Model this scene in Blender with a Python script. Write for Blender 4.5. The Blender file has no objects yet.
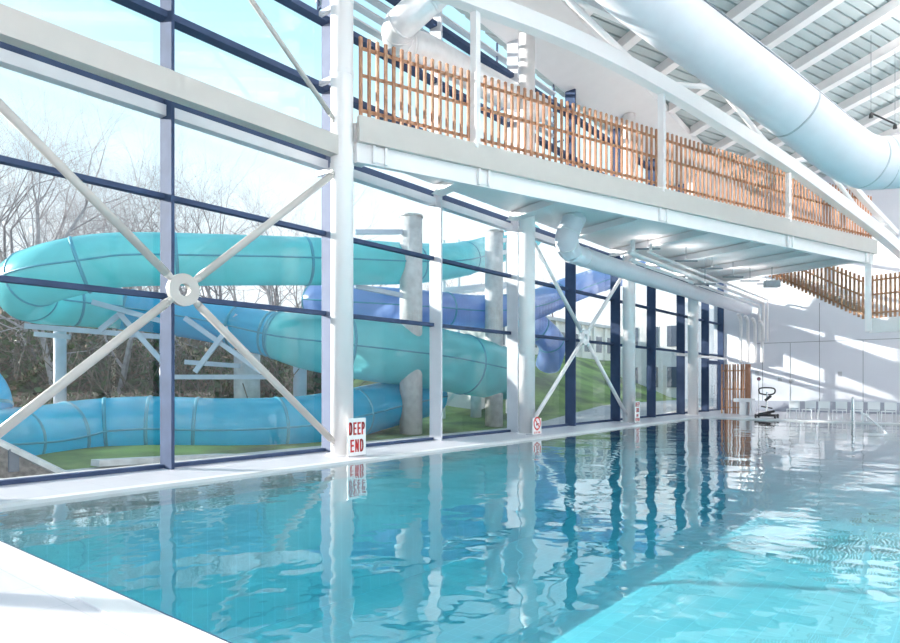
import bpy, bmesh, math, random
from mathutils import Vector, Matrix
random.seed(7)
C = bpy.context.scene.collection
S = bpy.context.scene
TH = math.atan(525/650); FW = Vector((-math.sin(TH), math.cos(TH), 0)); RT = Vector((math.cos(TH), math.sin(TH), 0))
EYE = 1.5
def at(px, py, d):
    """world point seen at a given bearing/height and horizontal depth d (metres)"""
    p = FW*d + RT*((px-450)/650*d); return Vector((p.x, p.y, EYE + (383-py)/650*d))
GX = -11.15                     # glass wall plane
CX = -10.26                     # column line
def YK(k): return 5.75 + 3.65*k
U = Vector((.3173, .9483, 0)); W = Vector((.9483, -.3173, 0))   # the bridge runs along U
P0 = Vector((-10.0, 9.3, 0))
def roofz(x, y): return 15.24 + .19*x - .063*y

# ---------------------------------------------------------------- materials
def nt(name):
    m = bpy.data.materials.new(name); m.use_nodes = True
    return m, m.node_tree.nodes, m.node_tree.links
def mat(name, col, rough=.5, metal=0, var=.06, scale=3.0, spec=.5, bump=0, col2=None, coat=0, detail=3):
    m, n, l = nt(name); b = n['Principled BSDF']
    b.inputs['Roughness'].default_value = rough; b.inputs['Metallic'].default_value = metal
    b.inputs['Specular IOR Level'].default_value = spec; b.inputs['Coat Weight'].default_value = coat
    tc = n.new('ShaderNodeTexCoord'); no = n.new('ShaderNodeTexNoise'); no.inputs['Scale'].default_value = scale
    no.inputs['Detail'].default_value = detail
    l.new(tc.outputs['Object'], no.inputs['Vector'])
    r = n.new('ShaderNodeValToRGB'); l.new(no.outputs['Fac'], r.inputs['Fac'])
    c2 = col2 or tuple(max(0, c*(1-var*2)) for c in col)
    r.color_ramp.elements[0].position = .3; r.color_ramp.elements[1].position = .7
    r.color_ramp.elements[0].color = (*c2, 1); r.color_ramp.elements[1].color = (*col, 1)
    l.new(r.outputs['Color'], b.inputs['Base Color'])
    if bump:
        bp = n.new('ShaderNodeBump'); bp.inputs['Strength'].default_value = bump; bp.inputs['Distance'].default_value = .02
        l.new(no.outputs['Fac'], bp.inputs['Height']); l.new(bp.outputs['Normal'], b.inputs['Normal'])
    return m
M = {}
M['white'] = mat('white_paint', (.85,.825,.825), .45, var=.015)
M['whiteg'] = mat('white_gloss_paint', (.85,.825,.825), .28, var=.01)
M['beige'] = mat('pale_steel_paint', (.53,.50,.47), .4, var=.02)
M['wall'] = mat('white_wall_panel', (.72,.74,.80), .5, var=.02, scale=.6)
M['deckroof'] = mat('corrugated_roof_sheet', (.47,.54,.55), .45, var=.04, scale=.5)
M['frame'] = mat('blue_grey_frame', (.06,.09,.17), .7, var=.1, spec=.12)
M['frame_lt'] = mat('pale_and_sunlit_frame', (.62,.63,.68), .35, var=.03)  # own colour of pale trim; on mullions it stands in for sunlight
M['frame_half_sunlit'] = mat('half_sunlit_frame', (.20,.23,.33), .7, var=.05, spec=.15)  # dark frame colour lightened to stand in for partial sun
M['steel'] = mat('stainless_steel', (.75,.76,.78), .25, 1, var=.03)
M['galv'] = mat('spiral_duct_metal', (.82,.83,.85), .42, .35, var=.05, scale=5)
M['duct'] = mat('fabric_duct', (.76,.75,.80), .6, var=.02)
M['seam'] = mat('dark_seam', (.22,.25,.28), .6)
M['wood'] = mat('cedar_slat', (.46,.24,.14), .5, col2=(.34,.16,.09), scale=6)
M['wood2'] = mat('light_cedar', (.52,.29,.17), .5, col2=(.34,.18,.10), scale=8)
M['black'] = mat('black_rubber', (.03,.03,.035), .5)
M['signw'] = mat('white_sign_board', (.9,.9,.9), .4, var=.01)
M['red'] = mat('red_letters', (.62,.03,.03), .5, var=.03)
M['concrete'] = mat('pale_concrete', (.66,.66,.66), .8, var=.12, scale=4, bump=.2)
M['bark'] = mat('winter_bark', (.30,.25,.26), .9, var=.25, scale=8)
M['bark2'] = mat('pale_winter_bark', (.50,.44,.45), .9, var=.2, scale=8)
M['ivy'] = mat('ivy_leaves', (.07,.13,.03), .6, col2=(.03,.06,.02), scale=4)
M['brush'] = mat('dry_bracken', (.24,.16,.10), .9, col2=(.10,.08,.05), scale=5)
M['greygal'] = mat('painted_support_steel', (.50,.56,.66), .4, var=.05)
M['cabin'] = mat('weathered_boards', (.30,.26,.24), .8, var=.3, scale=9)
M['chair'] = mat('white_plastic', (.82,.84,.86), .4, var=.01)
M['render'] = mat('white_render', (.82,.81,.80), .8, var=.04)
M['winglass'] = mat('dark_window_glass', (.12,.15,.2), .1)
M['box'] = mat('grey_plastic_box', (.5,.52,.55), .5)
M['pinkred'] = mat('faded_red_tube', (.55,.15,.18), .5)

def tile_mat():
    m, n, l = nt('pale_floor_tiles'); b = n['Principled BSDF']; b.inputs['Roughness'].default_value = .38
    tc = n.new('ShaderNodeTexCoord'); br = n.new('ShaderNodeTexBrick'); br.offset = 0
    br.inputs['Scale'].default_value = 1; br.inputs['Brick Width'].default_value = .6; br.inputs['Row Height'].default_value = .6
    br.inputs['Mortar Size'].default_value = .004
    br.inputs['Color1'].default_value = (.55,.53,.57,1); br.inputs['Color2'].default_value = (.57,.55,.59,1); br.inputs['Mortar'].default_value = (.44,.43,.47,1)
    l.new(tc.outputs['Object'], br.inputs['Vector']); l.new(br.outputs['Color'], b.inputs['Base Color']); return m
M['tile'] = tile_mat()
M['coping'] = mat('white_coping', (.74,.72,.73), .35, var=.02)

def basin_mat():
    m, n, l = nt('aqua_pool_tiles'); b = n['Principled BSDF']; b.inputs['Roughness'].default_value = .4
    tc = n.new('ShaderNodeTexCoord'); br = n.new('ShaderNodeTexBrick'); br.offset = 0
    br.inputs['Scale'].default_value = 1; br.inputs['Brick Width'].default_value = .25; br.inputs['Row Height'].default_value = .25
    br.inputs['Mortar Size'].default_value = .006
    br.inputs['Color1'].default_value = (.46,.74,.77,1); br.inputs['Color2'].default_value = (.44,.72,.76,1); br.inputs['Mortar'].default_value = (.55,.86,.92,1)
    l.new(tc.outputs['Object'], br.inputs['Vector']); l.new(br.outputs['Color'], b.inputs['Base Color']); return m
M['basin'] = basin_mat()

def water_mat():
    m, n, l = nt('pool_water'); n.remove(n['Principled BSDF']); out = n['Material Output']
    tr = n.new('ShaderNodeBsdfTransparent'); gl = n.new('ShaderNodeBsdfGlossy'); gl.inputs['Roughness'].default_value = .015
    tc = n.new('ShaderNodeTexCoord'); mp = n.new('ShaderNodeMapping'); mp.inputs['Scale'].default_value = (1, 1, 1)
    l.new(tc.outputs['Object'], mp.inputs['Vector'])
    n1 = n.new('ShaderNodeTexNoise'); n1.inputs['Scale'].default_value = .9; n1.inputs['Detail'].default_value = 2; n1.inputs['Roughness'].default_value=.4
    n2 = n.new('ShaderNodeTexNoise'); n2.inputs['Scale'].default_value = 4.5; n2.inputs['Detail'].default_value = 1
    l.new(mp.outputs['Vector'], n1.inputs['Vector']); l.new(mp.outputs['Vector'], n2.inputs['Vector'])
    mx = n.new('ShaderNodeMath'); mx.operation = 'MULTIPLY_ADD'; mx.inputs[1].default_value = .12
    l.new(n2.outputs['Fac'], mx.inputs[0]); l.new(n1.outputs['Fac'], mx.inputs[2])
    bp = n.new('ShaderNodeBump'); bp.inputs['Strength'].default_value = 1; bp.inputs['Distance'].default_value = .022
    l.new(mx.outputs[0], bp.inputs['Height']); l.new(bp.outputs['Normal'], gl.inputs['Normal'])
    fr = n.new('ShaderNodeFresnel'); fr.inputs['IOR'].default_value = 1.33; l.new(bp.outputs['Normal'], fr.inputs['Normal'])
    fm = n.new('ShaderNodeMath'); fm.operation = 'MULTIPLY'; fm.inputs[1].default_value = 1.5; fm.use_clamp = True; l.new(fr.outputs[0], fm.inputs[0])
    ge = n.new('ShaderNodeNewGeometry'); sx = n.new('ShaderNodeSeparateXYZ'); l.new(ge.outputs['True Normal'], sx.inputs[0])
    gt = n.new('ShaderNodeMath'); gt.operation = 'GREATER_THAN'; gt.inputs[1].default_value = .5; l.new(sx.outputs['Z'], gt.inputs[0])
    m1 = n.new('ShaderNodeMath'); m1.operation = 'MULTIPLY'; l.new(fm.outputs[0], m1.inputs[0]); l.new(gt.outputs[0], m1.inputs[1])
    bf = n.new('ShaderNodeMath'); bf.operation = 'SUBTRACT'; bf.inputs[0].default_value = 1; l.new(ge.outputs['Backfacing'], bf.inputs[1])
    m2 = n.new('ShaderNodeMath'); m2.operation = 'MULTIPLY'; l.new(m1.outputs[0], m2.inputs[0]); l.new(bf.outputs[0], m2.inputs[1])
    tb = n.new('ShaderNodeBsdfTransparent'); tb.inputs['Color'].default_value = (.68,.68,.68,1)
    ma = n.new('ShaderNodeMath'); ma.operation = 'ABSOLUTE'; l.new(sx.outputs['Z'], ma.inputs[0])
    mb = n.new('ShaderNodeMath'); mb.operation = 'MULTIPLY'; l.new(ma.outputs[0], mb.inputs[0]); l.new(ge.outputs['Backfacing'], mb.inputs[1])
    mt = n.new('ShaderNodeMixShader'); l.new(mb.outputs[0], mt.inputs[0]); l.new(tr.outputs[0], mt.inputs[1]); l.new(tb.outputs[0], mt.inputs[2])
    ms = n.new('ShaderNodeMixShader'); l.new(m2.outputs[0], ms.inputs[0]); l.new(mt.outputs[0], ms.inputs[1]); l.new(gl.outputs[0], ms.inputs[2])
    l.new(ms.outputs[0], out.inputs['Surface'])
    va = n.new('ShaderNodeVolumeAbsorption'); va.inputs['Color'].default_value = (.0,.80,.90,1); va.inputs['Density'].default_value = WATER_DENS
    l.new(va.outputs[0], out.inputs['Volume'])
    return m
WATER_DENS = .165
M['water'] = water_mat()

def glass_mat(name, tint, mul=1.0):
    m, n, l = nt(name); n.remove(n['Principled BSDF']); out = n['Material Output']
    tr = n.new('ShaderNodeBsdfTransparent'); tr.inputs['Color'].default_value = (*tint, 1)
    gl = n.new('ShaderNodeBsdfGlossy'); gl.inputs['Roughness'].default_value = .01
    tc = n.new('ShaderNodeTexCoord'); no = n.new('ShaderNodeTexNoise'); no.inputs['Scale'].default_value = .4; l.new(tc.outputs['Object'], no.inputs['Vector'])
    bp = n.new('ShaderNodeBump'); bp.inputs['Strength'].default_value = .2; bp.inputs['Distance'].default_value = .004
    l.new(no.outputs['Fac'], bp.inputs['Height']); l.new(bp.outputs['Normal'], gl.inputs['Normal'])
    fr = n.new('ShaderNodeFresnel'); fr.inputs['IOR'].default_value = 1.5
    ge = n.new('ShaderNodeNewGeometry')
    mu = n.new('ShaderNodeMath'); mu.operation = 'MULTIPLY'; l.new(fr.outputs[0], mu.inputs[0])
    bf = n.new('ShaderNodeMath'); bf.operation = 'SUBTRACT'; bf.inputs[0].default_value = 1; l.new(ge.outputs['Backfacing'], bf.inputs[1])
    m2 = n.new('ShaderNodeMath'); m2.operation = 'MULTIPLY'; m2.inputs[1].default_value = mul; l.new(bf.outputs[0], m2.inputs[0]); l.new(m2.outputs[0], mu.inputs[1])
    ms = n.new('ShaderNodeMixShader'); l.new(mu.outputs[0], ms.inputs[0]); l.new(tr.outputs[0], ms.inputs[1]); l.new(gl.outputs[0], ms.inputs[2])
    l.new(ms.outputs[0], out.inputs['Surface']); return m
M['glass'] = glass_mat('window_glass', (.975,.99,.99), 1.25)

def slide_mat(name, col, trans=.45):
    m, n, l = nt(name); b = n['Principled BSDF']; out = n['Material Output']
    b.inputs['Roughness'].default_value = .22; b.inputs['Coat Weight'].default_value = .3
    tc = n.new('ShaderNodeTexCoord'); no = n.new('ShaderNodeTexNoise'); no.inputs['Scale'].default_value = .8; no.inputs['Detail'].default_value = 4
    l.new(tc.outputs['Object'], no.inputs['Vector'])
    r = n.new('ShaderNodeValToRGB'); l.new(no.outputs['Fac'], r.inputs['Fac'])
    r.color_ramp.elements[0].position = .3; r.color_ramp.elements[0].color = (*[c*.8 for c in col], 1)
    r.color_ramp.elements[1].position = .7; r.color_ramp.elements[1].color = (*col, 1)
    l.new(r.outputs['Color'], b.inputs['Base Color'])
    t = n.new('ShaderNodeBsdfTranslucent'); l.new(r.outputs['Color'], t.inputs['Color'])
    ms = n.new('ShaderNodeMixShader'); ms.inputs[0].default_value = trans
    l.new(b.outputs[0], ms.inputs[1]); l.new(t.outputs[0], ms.inputs[2]); l.new(ms.outputs[0], out.inputs['Surface']); return m
M['teal'] = slide_mat('teal_fibreglass', (.20,.72,.76))
M['cyan'] = slide_mat('cyan_fibreglass', (.07,.58,.84))
M['peri'] = slide_mat('periwinkle_fibreglass', (.30,.45,.80))

def grass_mat():
    m, n, l = nt('grass_bank'); b = n['Principled BSDF']; b.inputs['Roughness'].default_value = .95
    tc = n.new('ShaderNodeTexCoord'); no = n.new('ShaderNodeTexNoise'); no.inputs['Scale'].default_value = .5; no.inputs['Detail'].default_value = 8
    l.new(tc.outputs['Object'], no.inputs['Vector'])
    r = n.new('ShaderNodeValToRGB'); l.new(no.outputs['Fac'], r.inputs['Fac'])
    e = r.color_ramp.elements; e[0].position = .35; e[0].color = (.09,.12,.05,1); e[1].position = .65; e[1].color = (.27,.38,.11,1)
    l.new(r.outputs['Color'], b.inputs['Base Color']); return m
M['grass'] = grass_mat()
M['leaf'] = mat('leaf_litter', (.20,.15,.10), .95, col2=(.08,.09,.04), scale=2, detail=8)
M['paving'] = mat('outdoor_paving', (.55,.54,.53), .8, var=.1, scale=2)

# ---------------------------------------------------------------- mesh helpers
def link(name, bm, m, parent=None, smooth=False):
    me = bpy.data.meshes.new(name); bmesh.ops.recalc_face_normals(bm, faces=bm.faces[:])
    bm.to_mesh(me); bm.free()
    if isinstance(m, (list, tuple)):
        for x in m: me.materials.append(x)
    elif m: me.materials.append(m)
    if smooth:
        for p in me.polygons: p.use_smooth = True
    o = bpy.data.objects.new(name, me); C.objects.link(o)
    if parent:
        o.parent = parent; o.matrix_parent_inverse = parent.matrix_world.inverted() if not parent.get('_local') else Matrix()
    return o
def B(): return bmesh.new()
def box(bm, a, b):
    a = Vector(a); b = Vector(b); c = (a+b)/2; s = b-a
    r = bmesh.ops.create_cube(bm, size=1)
    bmesh.ops.scale(bm, vec=(abs(s.x), abs(s.y), abs(s.z)), verts=r['verts']); bmesh.ops.translate(bm, vec=c, verts=r['verts']); return r['verts']
def bar(bm, p, q, w, h=None, up=(0,0,1)):
    """rectangular bar from p to q, w wide and h tall"""
    h = h or w; p = Vector(p); q = Vector(q); t = (q-p).normalized(); up = Vector(up)
    if abs(t.dot(up)) > .99: up = Vector((0,1,0))
    s = t.cross(up).normalized(); v = s.cross(t).normalized(); L = []
    for e in (p, q):
        L.append([bm.verts.new(e + s*a*w/2 + v*b*h/2) for a, b in ((-1,-1),(1,-1),(1,1),(-1,1))])
    for i in range(4): bm.faces.new((L[0][i], L[0][(i+1)%4], L[1][(i+1)%4], L[1][i]))
    bm.faces.new(L[0][::-1]); bm.faces.new(L[1])
def spline(pts, n=8):
    """Catmull-Rom through tuples of any length"""
    P = [tuple(p) for p in pts]; P = [P[0]] + P + [P[-1]]; out = []
    for i in range(1, len(P)-2):
        for j in range(n):
            t = j/n; a, b, c, d = P[i-1], P[i], P[i+1], P[i+2]
            out.append(tuple(.5*((2*b[k]) + (-a[k]+c[k])*t + (2*a[k]-5*b[k]+4*c[k]-d[k])*t*t + (-a[k]+3*b[k]-3*c[k]+d[k])*t**3) for k in range(len(b))))
    out.append(P[-2]); return out
def tube(bm, path, seg=16, caps=True, hollow=0):
    """path: (x,y,z,r) rings"""
    rings = []; n = len(path); prev = None
    for i, p in enumerate(path):
        c = Vector(p[:3]); a = Vector(path[max(0,i-1)][:3]); b = Vector(path[min(n-1,i+1)][:3]); t = (b-a).normalized()
        if prev is None:
            up = Vector((0,0,1)) if abs(t.z) < .9 else Vector((0,1,0)); s = t.cross(up).normalized()
        else:
            s = (prev - t*prev.dot(t)).normalized()
        prev = s; v = s.cross(t)
        rings.append([bm.verts.new(c + (s*math.cos(2*math.pi*k/seg) + v*math.sin(2*math.pi*k/seg))*p[3]) for k in range(seg)])
    for i in range(n-1):
        for k in range(seg): bm.faces.new((rings[i][k], rings[i][(k+1)%seg], rings[i+1][(k+1)%seg], rings[i+1][k]))
    if caps: bm.faces.new(rings[0][::-1]); bm.faces.new(rings[-1])
def rod(bm, p, q, r, seg=12, r2=None): tube(bm, [(*p, r), (*q, r2 or r)], seg)
def thing(name, label, cat, loc=(0,0,0), group=None, kind=None):
    o = bpy.data.objects.new(name, None); C.objects.link(o); o.location = loc; o.empty_display_size = .2
    if label: o['label'] = label; o['category'] = cat
    if group: o['group'] = group
    if kind: o['kind'] = kind
    bpy.context.view_layer.update(); return o
def tag(o, label, cat, group=None, kind=None):
    o['label'] = label; o['category'] = cat
    if group: o['group'] = group
    if kind: o['kind'] = kind
    return o
def struct(name, bm, m, parent=None, smooth=False):
    o = link(name, bm, m, parent, smooth)
    if not parent: o['kind'] = 'structure'
    return o
def copy_tree(o, parent=None):
    c = o.copy(); C.objects.link(c); c.parent = parent
    for ch in list(o.children): copy_tree(ch, c)
    return c
def arc(cx, cy, rx, ry, a0, a1, n=8): return [(cx+rx*math.cos(math.radians(a0+(a1-a0)*i/n)), cy+ry*math.sin(math.radians(a0+(a1-a0)*i/n))) for i in range(n+1)]
GL = {'D': [[(0,0),(0,1),(.2,1)]+arc(.2,.6,.3,.4,90,0,5)+arc(.2,.4,.3,.4,0,-90,5)+[(0,0)]], 'E': [[(.5,1),(0,1),(0,0),(.5,0)],[(0,.52),(.42,.52)]],
      'P': [[(0,0),(0,1),(.2,1)]+arc(.2,.74,.3,.26,90,-90,8)+[(0,.48)]], 'N': [[(0,0),(0,1),(.5,0),(.5,1)]], 'O': [arc(.25,.5,.25,.5,0,360,16)],
      'I': [[(.25,0),(.25,1)]], 'V': [[(0,1),(.25,0),(.5,1)]], 'G': [arc(.25,.5,.25,.5,45,360,14)+[(.28,.5)]]}
def lettering(body, h, wl, x, yc, z0, m, parent, th=.2):
    """block capitals standing proud of a board that faces +X; wl = cell width, h = height"""
    bm = B(); n = len(body); t = h*th
    for i, ch in enumerate(body):
        y0 = yc - n*wl/2 + i*wl + wl*.12; sx = wl*.76-t*.6
        for st in GL[ch]:
            pts = [(y0+t*.3+p[0]*2*sx, z0+t/2+p[1]*(h-t)) for p in st]
            for (a0, b0), (a1, b1) in zip(pts[:-1], pts[1:]):
                L = math.hypot(a1-a0, b1-b0); 
                if L < 1e-5: continue
                ey, ez = (a1-a0)/L*t*.3, (b1-b0)/L*t*.3
                bar(bm, (x+.0145, a0-ey, b0-ez), (x+.0145, a1+ey, b1+ez), .005, t*.62, (0,-(b1-b0)/L,(a1-a0)/L))
    o = link('lettering', bm, m, parent); return o


# ---------------------------------------------------------------- room shell
PX0, PX1, PY0, PY1 = -9.29, 9.0, 2.1, 29.2      # pool rectangle
RX1, RY0, RY1 = 15.0, -5.0, 37.8                 # room
bm = B()
for a, b in (((GX-.3,RY0,-.3),(PX0-.22,RY1,0)), ((PX1+.22,RY0,-.3),(RX1,RY1,0)), ((PX0-.22,RY0,-.3),(PX1+.22,PY0-.22,0)), ((PX0-.22,PY1+.22,-.3),(PX1+.22,RY1,0))): box(bm, a, b)
struct('floor', bm, M['tile'])
pool = thing('swimming_pool', 'long turquoise indoor swimming pool with rippled water beside the glass wall', 'swimming pool', (0, 15, -.04))
bm = B()
for a, b in (((PX0-.22,PY0-.22,-.3),(PX0,PY1+.22,.012)), ((PX1,PY0-.22,-.3),(PX1+.22,PY1+.22,.012)), ((PX0,PY0-.22,-.3),(PX1,PY0,.012)), ((PX0,PY1,-.3),(PX1,PY1+.22,.012))): box(bm, a, b)
link('coping', bm, M['coping'], pool)
bm = B()   # basin: a deep end near the camera that shelves up, dark band under the lip
DZ = -2.6; SZ = -1.5
def floorz(x, y):
    k = min(1, max(0, (x+5.9)/2.4)); k = k*k*(3-2*k); f = min(1, max(0, (y-16)/10))
    return (DZ*(1-f)+(-1.5)*f)*(1-k) + SZ*k
xs = [PX0,-7,-5.9,-5.5,-5.1,-4.8,-4.5,-4.2,-3.9,-3.5,-1,4,PX1]; ys = [PY0,8,16,18,20,22,24,26,PY1]
Gd = [[bm.verts.new((x,y,floorz(x,y))) for y in ys] for x in xs]
for i in range(len(xs)-1):
    for j in range(len(ys)-1): bm.faces.new((Gd[i][j],Gd[i+1][j],Gd[i+1][j+1],Gd[i][j+1]))
rim = [r_[0] for r_ in Gd] + Gd[-1][1:] + [r_[-1] for r_ in Gd[-2::-1]] + Gd[0][-2:0:-1]
tp = [bm.verts.new((v.co.x,v.co.y,-.16)) for v in rim]
for i in range(len(rim)): j = (i+1)%len(rim); bm.faces.new((rim[i],rim[j],tp[j],tp[i]))
link('basin', bm, M['basin'], pool)
bm = B(); box(bm, (PX0,PY0,-.2),(PX1,PY0+.045,-.012)); link('gutter_strip', bm, M['frame'], pool)
bm = B(); g = .012
vs = box(bm, (PX0+g,PY0+.05,-2.7),(PX1-g,PY1-g,-.035))
link('water', bm, M['water'], pool)

# end wall with panel joints
bm = B(); box(bm, (GX-.3,RY1,-.3),(RX1+.3,RY1+.3,roofz(RX1,RY1)+.3))
we = struct('wall_far', bm, M['wall'])
for i, x in enumerate((-8.9,-7.55,-6.2,-4.3)):
    bm = B(); box(bm, (x-.012,RY1-.012,.0),(x+.012,RY1,5.6 if i == 2 else 3.6)); struct('panel_joint', bm, M['seam'], we)
bm = B(); box(bm, (GX+1,RY1-.012,3.62),(RX1,RY1,3.645)); struct('panel_joint', bm, M['seam'], we)
bm = B(); box(bm, (GX+.2,RY1-.05,0),(RX1,RY1,.55)); o = struct('baseboard_far', bm, mat('grey_dado', (.42,.44,.52), .5))
# right wall and back wall: low sill, high header, glazed between (never in view, they let daylight in)
for nm, a, b in (('wall_right', (RX1,RY0,0), (RX1+.3,RY1,0)), ('wall_back', (GX-.3,RY0-.3,0), (RX1+.3,RY0,0))):
    bm = B(); box(bm, a, (b[0],b[1],1.0)); box(bm, (a[0],a[1],10.2), (b[0],b[1],12.3 if nm == 'wall_back' else 14.9))
    n_ = 6
    for i in range(n_+1):
        if nm == 'wall_right': y = a[1] + (b[1]-a[1])*i/n_; box(bm, (a[0],y-.12,1), (b[0],y+.12,10.2))
        else: x = a[0] + (b[0]-a[0])*i/n_; box(bm, (x-.12,a[1],1), (x+.12,b[1],10.2))
    struct(nm, bm, M['white'])

# roof: corrugated sheet
bm = B()
def rp(w, u, dz=0):
    p = W*w + U*u; return Vector((p.x, p.y, roofz(p.x, p.y)+dz))
w = -30.0; u0, u1 = -16, 50; prevv = None
prof = [(0,0),(.255,0),(.26,.08),(.315,.08),(.32,0)]
row = []
while w < 24:
    for dw, dz in prof[:-1]: row.append((w+dw, dz))
    w += .32
prevv = None
for ww, dz in row:
    v = [bm.verts.new(rp(ww, u0, dz+.30)), bm.verts.new(rp(ww, u1, dz+.30))]
    if prevv: bm.faces.new((prevv[0], v[0], v[1], prevv[1]))
    prevv = v
for co, no in (((GX-.6,0,0),(-1,0,0)), ((RX1+.3,0,0),(1,0,0)), ((0,RY0-.3,0),(0,-1,0)), ((0,RY1+.3,0),(0,1,0))):
    bmesh.ops.bisect_plane(bm, geom=bm.verts[:]+bm.edges[:]+bm.faces[:], plane_co=co, plane_no=no, clear_outer=True)
g_ = bmesh.ops.extrude_face_region(bm, geom=bm.faces[:]); bmesh.ops.translate(bm, vec=(0,0,.06), verts=[v for v in g_['geom'] if isinstance(v, bmesh.types.BMVert)])
struct('ceiling', bm, M['deckroof'])
# purlins
def clipw(u, xmin, xmax, ymin, ymax):
    lo, hi = -60, 60
    for k, (a, b) in ((0, (xmin, xmax)), (1, (ymin, ymax))):
        t = sorted(((a-U[k]*u)/W[k], (b-U[k]*u)/W[k])); lo = max(lo, t[0]); hi = min(hi, t[1])
    return lo, hi
for k in range(-9, 10):
    u = 18.3 + 2.3*k; lo, hi = clipw(u, -9.1, RX1-.05, RY0+.05, RY1-.05)
    if hi-lo < 1: continue
    bm = B(); bar(bm, rp(lo, u, .12), rp(hi, u, .12), .2, .34)
    bar(bm, rp(lo, u, -.06), rp(hi, u, -.06), .34, .03)
    o = link('roof_purlin', bm, M['white']); o['kind'] = 'structure'
# white liner under the eaves next to the glass
bm = B(); xa, xb = GX-.1, -9.15
vs = [(xa,RY0,roofz(xa,RY0)-.1),(xb,RY0,roofz(xb,RY0)-.1),(xb,RY1,roofz(xb,RY1)-.1),(xa,RY1,roofz(xa,RY1)-.1)]
A = [bm.verts.new(v) for v in vs]; D = [bm.verts.new((v[0],v[1],v[2]+.28)) for v in vs]
bm.faces.new(A); bm.faces.new(D)
for i in range(4): bm.faces.new((A[i],A[(i+1)%4],D[(i+1)%4],D[i]))
struct('trim_1', bm, M['white'])

# ---------------------------------------------------------------- the glass wall
TZ = [3.03, 4.78, 6.42, 7.93, 9.42, 10.9]
def topz(y): return roofz(GX, y) - .1
for k in range(-2, 9):
    y0, y1 = YK(k), min(YK(k+1), RY1); w_ = thing('window_%d' % (k+3), None, None, (GX, y0, 0), kind='structure')
    pale = k in (1, 2, 3)  # sun on these mullions is painted with lighter frame colours
    bm = B()
    hz = topz(y0)
    if k >= 0 or True: box(bm, (GX-.06,y0-.03,0),(GX+.33,y0+.03,hz))
    link('mullion', bm, M['frame_half_sunlit'] if k == 1 else M['frame_lt'] if pale else M['frame'], w_)
    if k == 8:
        bm = B(); box(bm, (GX-.06,RY1-.1,0),(GX+.25,RY1,topz(RY1))); link('mullion', bm, M['frame'], w_)
    for z in TZ:
        if z > topz(y1)-.2: continue
        if z == 6.42:
            bm = B(); box(bm, (GX-.05,y0+.03,6.36),(GX+.08,y1-.03,6.55)); link('transom', bm, M['frame'], w_)
            bm = B(); box(bm, (GX-.05,y0+.03,6.17),(GX+.16,y1-.03,6.36)); link('transom', bm, M['frame_lt'], w_)
        else:
            bm = B(); box(bm, (GX-.05,y0+.03,z-(.045 if z < 6 else .06)),(GX+(.10 if z < 6 else .2),y1-.03,z+(.045 if z < 6 else .06))); link('transom', bm, M['frame'], w_)
    bm = B(); box(bm, (GX-.05,y0+.03,0),(GX+.08,y1-.03,.07)); link('bottom_rail', bm, M['frame'], w_)
    bm = B()
    zz = [.07] + [z for z in TZ if z < topz(y1)-.2] + [min(topz(y0), topz(y1))]
    for a, b in zip(zz[:-1], zz[1:]): box(bm, (GX-.01,y0+.02,a+.02),(GX+.012,y1-.02,b-.02))
    link('pane', bm, M['glass'], w_)
# external louvres high on the wall
lv = thing('sun_louvre', 'horizontal pale louvre blades outside the upper glazing beyond the tall column', 'louvre', (GX-.5, 9.4, 9.9))
z = 10.2
while z < 12.1:
    bm = B(); bar(bm, (GX-.45,9.6,z), (GX-.45,20.2,z), .22, .05); link('blade', bm, M['frame_lt'], lv); z += .38
for y in (9.6, 13.1, 16.7, 20.2):
    bm = B(); bar(bm, (GX-.45,y,9.9), (GX-.45,y,12.1), .05); bar(bm, (GX-.45,y,10.0), (GX-.05,y,10.0), .05); link('arm', bm, M['frame'], lv)
# door in the far bay
dr = thing('door_1', None, None, (GX+.1, 35.5, 0), kind='structure')
bm = B(); box(bm, (GX+.10,34.9,0),(GX+.24,35.1,2.5)); box(bm, (GX+.10,37.0,0),(GX+.24,37.2,2.5)); box(bm, (GX+.10,34.9,2.5),(GX+.24,37.2,2.7)); link('door_frame', bm, M['frame'], dr)
bm = B(); box(bm, (GX+.14,35.1,.02),(GX+.19,36.02,2.5)); box(bm, (GX+.14,36.06,.02),(GX+.19,37.0,2.5)); link('door_leaf', bm, M['glass'], dr)
bm = B(); rod(bm, (GX+.27,36.1,.9), (GX+.27,36.1,1.4), .02); rod(bm, (GX+.19,36.1,.95), (GX+.27,36.1,.95), .015); link('door_handle', bm, M['steel'], dr)
bm = B(); box(bm, (GX+.30,30.0,2.78),(GX+.42,37.7,2.9)); link('trim_2', bm, M['white'])['kind'] = 'structure'

# ---------------------------------------------------------------- steel frame
COLS = [2.14, 9.12, 16.31, 23.56, 30.8]
COLLAB = ['white steel column at the near end of the glass wall', 'thick white round column with the DEEP END sign at its foot',
          'white round column holding the walkway duct elbow, second along the glass', 'white round column at the far side of the second cross brace', 'white round column close to the glazed door at the far end']
for y, lb in zip(COLS, COLLAB):
    c = thing('steel_column', lb, 'column', (CX, y, 0), 'round columns along the glass wall')
    ht = roofz(CX, y)-.1
    bm = B(); rod(bm, (CX,y,0), (CX,y,ht), .235, 40); link('shaft', bm, M['whiteg'], c, True)
    bm = B(); rod(bm, (CX,y,0), (CX,y,.03), .33, 32); link('base_plate', bm, M['white'], c)
    for z in (6.0, 7.93, 9.42):
        bm = B(); rod(bm, (CX,y,z-.05), (CX,y,z+.05), .245, 40); link('collar', bm, M['white'], c, False)
        bm = B(); box(bm, (GX+.1,y-.04,z-.05),(CX-.2,y+.04,z+.05)); link('bracket', bm, M['frame_lt'], c)
bm = B(); box(bm, (CX-.12,-5,6.18),(CX+.12,COLS[1]-.1,6.58))
tag(link('steel_beam', bm, M['beige']), 'long beige steel box beam crossing the glazing to the first column', 'beam')

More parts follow.
